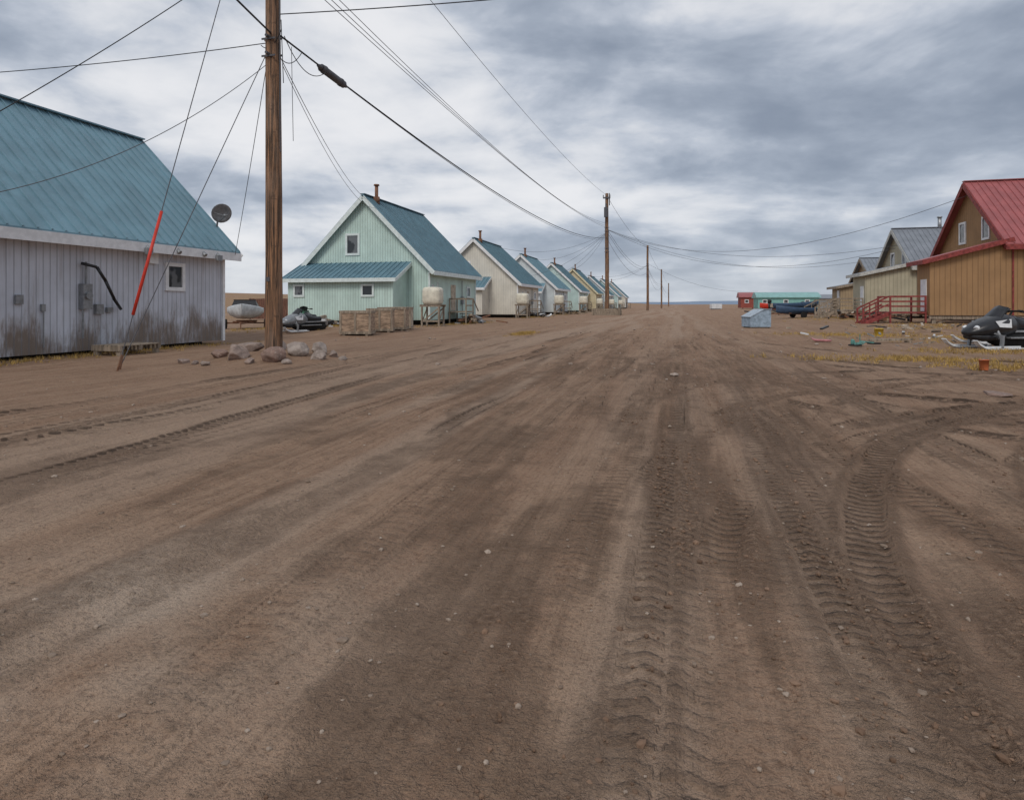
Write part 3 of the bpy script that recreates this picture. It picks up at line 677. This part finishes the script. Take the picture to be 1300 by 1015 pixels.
e=empty('timber_plank',14.8,24.6,world=True,rot=.1); b=B(); b.beam((-.9,0,.1),(.9,.1,.12),.2,.08); b.box(-.8,-.7,-.15,.15,-.02,.055); b.box(.7,.8,-.1,.2,-.02,.055); b.make('plank_boards',M['wood'],e)
e=empty('white_utility_box',55,170,world=True); b=B(); b.box(-1.4,1.4,-.9,.9,.2,1.5); b.make('cabinet',M['white'],e,bevel=.05); b=B(); b.box(-1.2,1.2,-.7,.7,-.1,.19); b.box(-.02,.02,-.92,-.903,.3,1.4); b.make('plinth',M['grey'],e)
def debris(t,s,n,sp,mats,name,big=1.):
    e=empty(name,t,s); 
    for k,mm in enumerate(mats):
        b=B()
        for i in range(n):
            x,y=random.gauss(0,sp),random.gauss(0,sp); a=random.uniform(0,6); l=random.uniform(.3,1.1)*big; z=random.uniform(.03,.45*big)
            b.beam((x,y,z),(x+l*math.cos(a),y+l*math.sin(a),max(.03,z+random.uniform(-.3,.3)*big)),random.uniform(.08,.3)*big,random.uniform(.04,.2)*big)
        b.make('scrap_%d'%k,M[mm],e)
debris(-15.6,47,7,.8,('wood','rust','galv'),'lumber_pile'); debris(-15.6,72,7,.9,('wood','black','white'),'lumber_pile')
debris(14.5,59,8,1.0,('wood','black','rust'),'lumber_pile'); debris(15.5,76,10,1.6,('wood','grey','ply2'),'lumber_pile')
debris(-15.4,94,7,1.,('wood','black'),'lumber_pile'); debris(-19.5,33,5,.8,('wood','black','white'),'lumber_pile'); debris(13,90,8,2.0,('wood','black','rust'),'lumber_pile')
debris(14.2,50.5,6,.7,('black','rust'),'lumber_pile')
debris(10.0,31,7,1.6,('wood','grey','white'),'scattered_debris',.4); debris(12.5,37,8,1.8,('wood','black','ply2'),'scattered_debris',.5); debris(8.5,26.5,5,1.5,('wood','grey'),'scattered_debris',.3)
# ------------------------------------------------------------------ ground
az=np.concatenate([np.radians(np.arange(-180,-52,4.)),np.radians(np.linspace(-52,52,660)),np.radians(np.arange(56,180,4.))])
nr=780; rad=.8*np.exp(np.linspace(0,math.log(6000/.8),nr))
RR,AZ=np.meshgrid(rad,az,indexing='ij'); X=(RR*np.sin(AZ)).ravel(); Y=(RR*np.cos(AZ)).ravel()
T=X*CT-Y*ST; S=X*ST+Y*CT; R=RR.ravel(); na=len(az)
TRK=[]
def line(t0,hw,st,sa=-5,sb=60,wob=.15,seed=0,sk=0.): TRK.append(('l',t0,hw,st,sa,sb,wob,seed,sk))
def arc(ct,cs,Rr,hw,st,a0,a1,seed=0): TRK.append(('a',ct,cs,Rr,hw,st,a0,a1,seed))
line(.02,.12,1.,-4,34,.08,1); line(.36,.10,.85,-4,9,.08,2); line(-1.72,.16,.55,-4,22,.2,3); line(-.72,.13,.7,2.5,26,.2,4); line(1.6,.14,.55,6,45,.25,5)
line(-.3,.1,.8,1,14,.15,21,.02); line(.7,.11,.7,2,16,.15,22,.03)
for k in range(26):   # paired wheel tracks over the whole width
    t0=rng.uniform(-9.5,3); s0=rng.uniform(-4,16); ln=rng.uniform(14,38); hw_=rng.uniform(.08,.15); st_=rng.uniform(.35,.8); wb=rng.uniform(.15,.5); sk=rng.uniform(-.09,.06); 
    line(t0,hw_,st_,s0,s0+ln,wb,130+k,sk); line(t0+1.55,hw_,st_*.9,s0,s0+ln,wb,130+k,sk)
for k,(t0,s0,R_,st_) in enumerate(((.15,3,9.,.9),(.5,3,8.,.85),(.9,2,12,.8),(1.4,1,11,.8),(-.3,5,10,.9),(.1,6,9,.8),(1.9,1,15,.7),(2.4,0,12.5,.7),(-.6,8,9,.7),(.8,-1,7.5,.8),(1.25,-1,8,.7),(2.0,-1,20,.65),(.6,8,7,.65),(3.2,0,18,.6),(1.2,5,14,.7))):
    arc(t0+R_,s0,R_,rng.uniform(.09,.14),st_,88,182,60+k)
for k,(t0,s0,R_,st_) in enumerate(((.3,19,10,.8),(1.2,19,8.6,.75),(1.2,24,11,.7),(2.4,24,9.6,.6),(.2,15,8,.7),(3,28,10,.6),(-.5,22,13,.6),(1.0,17,11,.6))):
    arc(t0+R_,s0,R_,.14,st_,178,282,80+k)
NV=len(T)
P=np.zeros(NV);Q=np.zeros(NV);Mk=np.zeros(NV);berm=np.zeros(NV);wid=np.full(NV,-1)
for ti,tr in enumerate(TRK):
    if tr[0]=='l':
        _,t0,hw,st,sa,sb,wob,seed,sk=tr
        q=(T-t0-sk*S-wob*(npnoise(S*.12,S*0+seed,seed)-.5)*2)/hw; p=S; lim=sm((S-sa)/2)*sm((sb-S)/12)
    else:
        _,ct,cs,Rr,hw,st,a0,a1,seed=tr
        dr=np.hypot(T-ct,S-cs); an=np.degrees(np.arctan2(S-cs,T-ct))%360
        q=(dr-Rr-.12*(npnoise(an*.06,an*0+seed,seed)-.5)*2)/hw; p=np.radians(an)*Rr
        a0%=360; w=(an-a0)%360; W_=(a1-a0)%360; lim=sm(w/20)*sm((W_-w)/8)*(w<W_)
    patch=.3+1.0*sm((fbm(T*.7,S*.35,2,seed+50)-.35)/.35)
    m=sm((1.15-np.abs(q))/.35)*lim*st*patch*(R<60)
    up=m>Mk; P=np.where(up,p,P);Q=np.where(up,q,Q);Mk=np.where(up,m,Mk);wid=np.where(up,ti,wid)
    berm=np.maximum(berm,np.exp(-((np.abs(q)-1.35)/.4)**2)*lim*st*patch*(R<60))
Mk=np.clip(Mk,0,1)
wg=wid.reshape(nr,na); sw=np.zeros_like(wg,bool)
for ax_ in(0,1):
    for sh in(-1,1):
        nb_=np.roll(wg,sh,ax_); sw|=(nb_!=wg)&(nb_>=0)&(wg>=0)
sw2=sw.copy()
for ax_ in(0,1):
    for sh in(-1,1): sw2|=np.roll(sw,sh,ax_)
Lug=Mk*(~sw2.ravel())
nearf=np.exp(-R/30)
H=height(T,S)
H+= (fbm(T*1.6,S*.15,3,3)-.5)*.07*np.exp(-R/60)*sm((12-np.abs(T+2))/4)
H+= (fbm(T*6,S*.35,3,6)-.5)*.03*np.exp(-R/14)
H+= (fbm(T*.35,S*.35,4,5)-.5)*.10*np.exp(-R/90)*sm((R-1)/5)
H+= (fbm(T*3,S*3,4,8)-.5)*.03*nearf + (fbm(T*16,S*16,2,9)-.5)*.012*np.exp(-R/9)
H+= -.018*Mk*nearf+.016*berm*nearf*(.3+1.4*npnoise(T*11,S*11,4))
H+= (fbm(T*.02,S*.02,4,15)-.5)*6*sm((R-350)/900)*.35-.6*sm((R-350)/900)
streak=sm((fbm(T*1.6,S*.35,4,31)-.42)/.2)
damp=np.clip(streak*sm((2.8-np.abs(T-.7))/2.2)*sm((13-S)/8)*.7+ .4*sm((fbm(T*2.6,S*.45,4,33)-.5)/.18)*sm((6-np.abs(T+3))/4)*sm((26-S)/12)+berm*.6+Mk*.35,0,1)
damp=np.clip(damp+.4*sm((fbm(T*.6,S*.6,4,35)-.45)/.2)*sm((T-.5)/4)*sm((26-S)/12),0,1)
light=np.exp(-(((X+1.9)/1.5)**2+((Y-2.9)/1.0)**2))*1.8*sm((fbm(T*1.5,S*1.5,4,44)-.2)/.4)+.4*np.exp(-((T+.75)/.3)**2)*sm((S-4)/4)
light=light+ .9*sm((fbm(T*1.1,S*.05,3,41)-.45)/.15)*sm((7-np.abs(T+3))/4)
GR=[(-16.4,14,.6,7),(-16.2,47,1.2,6),(-16.2,72,1.5,6),(-21,31,3,4),(6.2,19.3,2.6,.9),(8.5,17.6,2.2,1.0),(14,40,3,6),(13.5,60,3,10),(-22,38.5,4,1),(-17,97,2,30),(10.5,23,3,1.2),(-7.5,31,.4,2),(12,30,3,3),(8,34,3,2)]
grass=np.zeros_like(T)
for (a,b_,c,d_) in GR: grass=np.maximum(grass,np.exp(-((T-a)/c)**2-((S-b_)/d_)**2))
grass=grass*sm((fbm(T*.8,S*.8,4,61)-.36)/.2)
far=sm((np.abs(T+2)-26)/25)
grass=np.clip(grass+far*.6*sm((fbm(T*.05,S*.05,4,71)-.3)/.3),0,1)
nv=NV+1
co=np.zeros((nv,3)); co[:-1,0]=T;co[:-1,1]=S;co[:-1,2]=H
i=np.arange(nr-1)[:,None]*na; j=np.arange(na)[None,:]; j2=(j+1)%na
quads=np.stack([i+j,i+j2,i+na+j2,i+na+j],-1).reshape(-1,4)[:,::-1]
tris=np.stack([np.full(na,nv-1),np.arange(na),(np.arange(na)+1)%na],-1)[:,::-1]
me=bpy.data.meshes.new('ground'); me.vertices.add(nv); me.vertices.foreach_set('co',co.ravel())
nl=quads.size+tris.size; me.loops.add(nl); me.loops.foreach_set('vertex_index',np.concatenate([quads.ravel(),tris.ravel()]).astype(np.int32))
npol=len(quads)+len(tris); me.polygons.add(npol)
ls=np.concatenate([np.arange(len(quads))*4,quads.size+np.arange(len(tris))*3]).astype(np.int32)
me.polygons.foreach_set('loop_start',ls)
me.polygons.foreach_set('use_smooth',np.ones(npol,bool))
me.update(calc_edges=True); me.validate()
def attr(name,a,b,c):
    at=me.attributes.new(name,'FLOAT_VECTOR','POINT'); v=np.zeros((nv,3),np.float32); v[:-1,0]=a;v[:-1,1]=b;v[:-1,2]=c; at.data.foreach_set('vector',v.ravel())
attr('trk',P,Q,Lug); attr('soil',damp,light,grass)
gr=bpy.data.objects.new('ground',me); sc.collection.objects.link(gr); gr.rotation_euler=(0,0,-TH)
m,g,b=newmat('dirt_ground'); o=g.obj()
def A_(n): 
    k=g.new('ShaderNodeAttribute'); k.attribute_name=n; return g.sep(k.outputs['Vector'])
p_,q_,m_=A_('trk'); da,li,gs=A_('soil')
lug=g.m('SINE',g.m('ADD',g.m('MULTIPLY',p_,2*math.pi/.11),g.m('MULTIPLY',g.m('ABSOLUTE',q_),2.4)))
n1=g.noise(o,.5,4,.6); n2=g.noise(o,3,6,.7); n3=g.noise(o,28,4,.72); n4=g.noise(o,120,2,.7)
nz=g.noise(o,11,3,.65)
lugm=g.m('MULTIPLY',g.ss(g.m('ADD',lug,g.m('MULTIPLY',g.m('SUBTRACT',nz,.5),3.6)),-.3,.7),m_)
st=g.noise(g.map(o,(2.2,.09,1)),1,5,.62); st2=g.noise(g.map(o,(9,.5,1)),1,4,.65); st3=g.noise(g.map(o,(30,1.6,1)),1,3,.65)
c=g.mix(g.ss(n1,.35,.65),(.265,.160,.103),(.32,.20,.132))
c=g.mix(g.m('MULTIPLY',g.ss(st,.42,.6),.6),c,(.40,.27,.185))
c=g.mix(g.m('MULTIPLY',g.ss(st2,.48,.64),.5),c,(.185,.11,.07))
c=g.mix(g.m('MULTIPLY',g.ss(st3,.5,.66),.42),c,(.165,.1,.064))
c=g.mix(g.m('MULTIPLY',g.ss(n2,.5,.7),.38),c,(.185,.113,.074))
c=g.mix(g.m('MULTIPLY',li,.42,clamp=True),c,(.45,.345,.265))
cl=g.m('ADD',g.m('MULTIPLY',n2,.4),g.m('MULTIPLY',n3,.6))
dm=g.ss(g.m('ADD',g.m('MULTIPLY',da,.32),cl),.54,.82)
c=g.mix(g.m('MULTIPLY',dm,.75),c,(.11,.064,.04))
c=g.mix(g.m('MULTIPLY',lugm,.68),c,(.075,.045,.029))
gm=g.m('MULTIPLY',gs,g.ss(n2,.38,.6),clamp=True)
c=g.mix(g.m('MULTIPLY',gm,.85),c,g.mix(n3,(.19,.115,.035),(.42,.26,.07)))
c=g.mix(g.ss(n3,.3,.75,0,.35),c,(.47,.34,.245)); c=g.mix(g.ss(n3,.5,.25,0,.55),c,(.1,.062,.042))
c=g.mix(g.ss(n4,.62,.78,0,.45),c,(.48,.39,.31)); c=g.mix(g.ss(n4,.38,.24,0,.5),c,(.08,.053,.038))
g.put(b.inputs['Base Color'],c); b.inputs['Roughness'].default_value=.95; b.inputs['Specular IOR Level'].default_value=.12
hh=g.m('ADD',g.m('MULTIPLY',n3,.8),g.m('ADD',g.m('MULTIPLY',n2,1.2),g.m('MULTIPLY',n4,.15)))
hh=g.m('ADD',hh,g.m('MULTIPLY',st3,.7))
hh=g.m('SUBTRACT',hh,g.m('MULTIPLY',lugm,.9))
hh=g.m('ADD',hh,g.m('MULTIPLY',dm,.3))
g.put(b.inputs['Normal'],g.bump(hh,.045,1.))
me.materials.append(m)
def gh(t,s):
    r=np.hypot(t,s)
    return height(t,s)+ (fbm(t*1.6,s*.15,3,3)-.5)*.07*np.exp(-r/60)*sm((12-np.abs(t+2))/4)+(fbm(t*6,s*.35,3,6)-.5)*.03*np.exp(-r/14)+(fbm(t*.35,s*.35,4,5)-.5)*.10*np.exp(-r/90)*sm((r-1)/5)+(fbm(t*3,s*3,4,8)-.5)*.03*np.exp(-r/30)
def scatter(name,t,s,size,mat,flat=.6,sink=.25,sub=1):
    bm=bmesh.new(); bmesh.ops.create_icosphere(bm,subdivisions=sub,radius=1); bv=np.array([v.co[:] for v in bm.verts]); bf=np.array([[v.index for v in f.verts] for f in bm.faces]); bm.free()
    n=len(t); k=len(bv); a=rng.uniform(0,6.28,n)
    sx=size*rng.uniform(.7,1.3,n); sy=size*rng.uniform(.6,1.1,n); sz=size*flat*rng.uniform(.6,1.2,n)
    jit=1+rng.uniform(-.22,.22,(n,k,1)); v=bv[None]*jit*np.stack([sx,sy,sz],-1)[:,None,:]
    ca,sa=np.cos(a)[:,None],np.sin(a)[:,None]; vx=v[...,0]*ca-v[...,1]*sa; vy=v[...,0]*sa+v[...,1]*ca
    z0=gh(t,s)+sz*(1-2*sink)
    V=np.stack([vx+t[:,None],vy+s[:,None],v[...,2]+z0[:,None]],-1).reshape(-1,3)
    F=(bf[None]+(np.arange(n)*k)[:,None,None]).reshape(-1,3)
    me=bpy.data.meshes.new(name); me.vertices.add(len(V)); me.vertices.foreach_set('co',V.ravel()); me.loops.add(F.size); me.loops.foreach_set('vertex_index',F.ravel().astype(np.int32)); me.polygons.add(len(F)); me.polygons.foreach_set('loop_start',(np.arange(len(F))*3).astype(np.int32)); me.polygons.foreach_set('use_smooth',np.zeros(len(F),bool)); me.update(calc_edges=True)
    at=me.attributes.new('rnd','FLOAT','POINT'); at.data.foreach_set('value',np.repeat(rng.uniform(0,1,n),k).astype(np.float32))
    me.materials.append(mat); ob=bpy.data.objects.new(name,me); sc.collection.objects.link(ob); ob.rotation_euler=(0,0,-TH)
def rmat(name,c0,c1):
    m,g,b=newmat(name); k=g.new('ShaderNodeAttribute'); k.attribute_name='rnd'
    n=g.noise(g.obj(),40,3,.7)
    c=g.mix(k.outputs['Fac'],c0,c1); c=g.mix(g.ss(n,.35,.65,0,.4),c,(.15,.1,.07)); g.put(b.inputs['Base Color'],c); b.inputs['Roughness'].default_value=.9; b.inputs['Specular IOR Level'].default_value=.2; g.put(b.inputs['Normal'],g.bump(n,.004)); return m
def pts(n,rmax,bias=1.6,amax=50):
    r=1.2+(rmax-1.2)*rng.uniform(0,1,n)**bias; a=np.radians(rng.uniform(-amax,amax,n)); x=r*np.sin(a); y=r*np.cos(a); return x*CT-y*ST, x*ST+y*CT
t,s=pts(6500,24,.9); keep=fbm(t*.5,s*.5,3,77)+.2*rng.normal(size=len(t))>.48; t,s=t[keep],s[keep]
scatter('gravel',t,s,np.clip(rng.lognormal(math.log(.0085),.5,len(t)),.003,.032),rmat('pebble_stone',(.2,.145,.105),(.43,.35,.285)),sub=1,sink=.35)
t,s=pts(70000,14,1.0); w=fbm(t*1.6,s*.35,4,31)
mk=np.zeros_like(t)
for tr in TRK:
    if tr[0]=='l': q=np.abs(t-tr[1]-tr[8]*s-tr[6]*(npnoise(s*.12,s*0+tr[7],tr[7])-.5)*2)/tr[2]; st_=tr[3]*(s>tr[4])*(s<tr[5]-5)
    else: q=np.abs(np.hypot(t-tr[1],s-tr[2])-tr[3])/tr[4]; an=np.degrees(np.arctan2(s-tr[2],t-tr[1]))%360; st_=tr[5]*(an>tr[6]+10)*(an<tr[7]-4)
    mk=np.maximum(mk,np.exp(-((q-1.2)/.7)**2)*st_)
keep=(mk*.5*np.clip(.6+.25*t,.4,1)+ (w-.45)*1.2*(np.abs(t-.7)<2.2) +.13*rng.normal(size=len(t))>.44); t,s=t[keep][:22000],s[keep][:22000]
scatter('dirt_clods',t,s,np.clip(rng.lognormal(math.log(.0068),.5,len(t)),.003,.022),rmat('clod_soil',(.12,.072,.046),(.28,.178,.12)),.7,.35)
t=rng.uniform(-15,14,300); s=rng.uniform(12,60,300)
scatter('roadside_stones',t,s,np.clip(rng.lognormal(math.log(.03),.5,300),.015,.11),rmat('stone_grey',(.24,.18,.14),(.42,.35,.3)),sub=2)
V=[];F=[]
for (a,b_,c,d_) in GR:
    for _ in range(200):
        t=random.gauss(a,c*.6); s=random.gauss(b_,d_*.5)
        if t<-17 and s<20.8: continue
        z=float(gh(np.array(t),np.array(s)))
        for k in range(8):
            an=random.uniform(0,6.28); h=random.uniform(.04,.14); dx,dy=math.cos(an)*.012,math.sin(an)*.012; x=t+random.gauss(0,.06); y=s+random.gauss(0,.06); lx,ly=random.gauss(0,.05),random.gauss(0,.05)
            n=len(V); V+=[(x-dx,y-dy,z-.02),(x+dx,y+dy,z-.02),(x+lx,y+ly,z+h)]; F.append((n,n+1,n+2))
me=bpy.data.meshes.new('grass'); me.from_pydata(V,[],F); me.materials.append(plain('dry_grass',(.40,.26,.08),.8,.5,3)); ob=bpy.data.objects.new('grass',me); sc.collection.objects.link(ob); ob.rotation_euler=(0,0,-TH)
def hills(name,x0,x1,Yd,hmax,col,seed):
    n=90; V=[];F=[]
    for i in range(n+1):
        x=x0+(x1-x0)*i/n; e_=math.sin(math.pi*i/n)**.5; h=hmax*e_*(.45+.9*float(fbm(np.array(i*.09),np.array(seed*1.),4,seed)))
        V+=[(x,Yd-300,-5),(x,Yd,h),(x,Yd+300,-5)]
    for i in range(n):
        for k in(0,1): a=i*3+k; F.append((a,a+3,a+4,a+1))
    me=bpy.data.meshes.new(name); me.from_pydata(V,[],F); me.materials.append(plain(name+'_haze_mat',col,1,.08,.002)); ob=bpy.data.objects.new(name,me); sc.collection.objects.link(ob)  # bluish base colour has the distance haze painted in
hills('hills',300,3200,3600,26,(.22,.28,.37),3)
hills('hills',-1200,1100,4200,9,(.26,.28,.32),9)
# ------------------------------------------------------------------ sky, sun
SE,SA=math.radians(48),math.radians(200)
w=bpy.data.worlds.new('World'); sc.world=w; w.use_nodes=True; g=G(w.node_tree); bg=w.node_tree.nodes['Background']
sky=g.new('ShaderNodeTexSky',sky_type='NISHITA'); sky.sun_disc=False; sky.sun_elevation=SE; sky.sun_rotation=SA
dr=g.new('ShaderNodeTexCoord').outputs['Generated']; x,y,z=g.sep(dr)
zz=g.m('ADD',g.m('MAXIMUM',z,0.),.2)
cv=g.new('ShaderNodeCombineXYZ'); g.put(cv.inputs[0],g.m('DIVIDE',x,zz)); g.put(cv.inputs[1],g.m('DIVIDE',y,zz)); cp=cv.outputs[0]
na_=g.noise(g.map(cp,(.8,1.1,1),(3.1,1.4,0)),1.3,8,.54,.3); nb=g.noise(g.map(cp,(.4,.4,1),(7.7,2.1,0)),.9,3,.5)
nc=g.noise(g.map(dr,(1,1,2.2)),4.2,8,.54,.25)
def blob(d,lo,hi):
    d=Vector(d).normalized(); n=g.new('ShaderNodeVectorMath',operation='DOT_PRODUCT'); g.L.new(dr,n.inputs[0]); n.inputs[1].default_value=d; return g.ss(n.outputs['Value'],lo,hi)
v=g.m('ADD',g.m('MULTIPLY',na_,.56),g.m('ADD',g.m('MULTIPLY',nb,.2),g.m('MULTIPLY',nc,.56)))
v=g.m('SUBTRACT',v,.035)
v=g.m('SUBTRACT',v,g.m('MULTIPLY',blob((.55,1,.24),.95,1.),.08))
v=g.m('SUBTRACT',v,g.m('MULTIPLY',blob((.05,1,.44),.96,1.),.035))
v=g.m('ADD',v,g.m('MULTIPLY',blob((-.35,1,.42),.92,1.),.045))
v=g.m('ADD',v,g.m('MULTIPLY',blob((-.1,1,.16),.96,1.),.055))
v=g.m('ADD',v,g.m('MULTIPLY',blob((.6,1,.47),.98,1.),.05))
cr=g.new('ShaderNodeValToRGB'); g.put(cr.inputs[0],g.ss(v,.43,.81))
el=cr.color_ramp.elements; el[0].position=0; el[0].color=(.25,.295,.375,1); el[1].position=1; el[1].color=(.84,.845,.87,1)
for ps,cl_ in((.3,(.365,.415,.50,1)),(.55,(.52,.565,.645,1)),(.75,(.69,.715,.765,1))):
    k=el.new(ps); k.color=cl_
c=cr.outputs[0]
hz=g.ss(z,.0,.1,1,0)
c=g.mix(g.m('MULTIPLY',hz,.5),c,(.62,.66,.715))
c10=g.mix(1.,c,(10,10,10),'MULTIPLY')
g.put(bg.inputs[0],g.mix(.95,sky.outputs[0],c10)); bg.inputs[1].default_value=.1
w.cycles.sampling_method='MANUAL'; w.cycles.sample_map_resolution=256
sl=bpy.data.lights.new('sun','SUN'); sl.energy=1.45; sl.angle=math.radians(22); sl.color=(1,.94,.86)
so=bpy.data.objects.new('sun',sl); sc.collection.objects.link(so)
sd=Vector((math.sin(SA)*math.cos(SE),math.cos(SA)*math.cos(SE),math.sin(SE))); so.rotation_euler=sd.to_track_quat('Z','Y').to_euler()
# ------------------------------------------------------------------ camera
cam=bpy.data.cameras.new('camera'); co_=bpy.data.objects.new('camera',cam); sc.collection.objects.link(co_); sc.camera=co_
cam.sensor_width=36; cam.lens=36*800/1300; cam.shift_y=-(507.5-386)/1300; cam.clip_start=.05; cam.clip_end=12000
co_.location=(0,0,1.5); co_.rotation_euler=(math.pi/2,0,0)
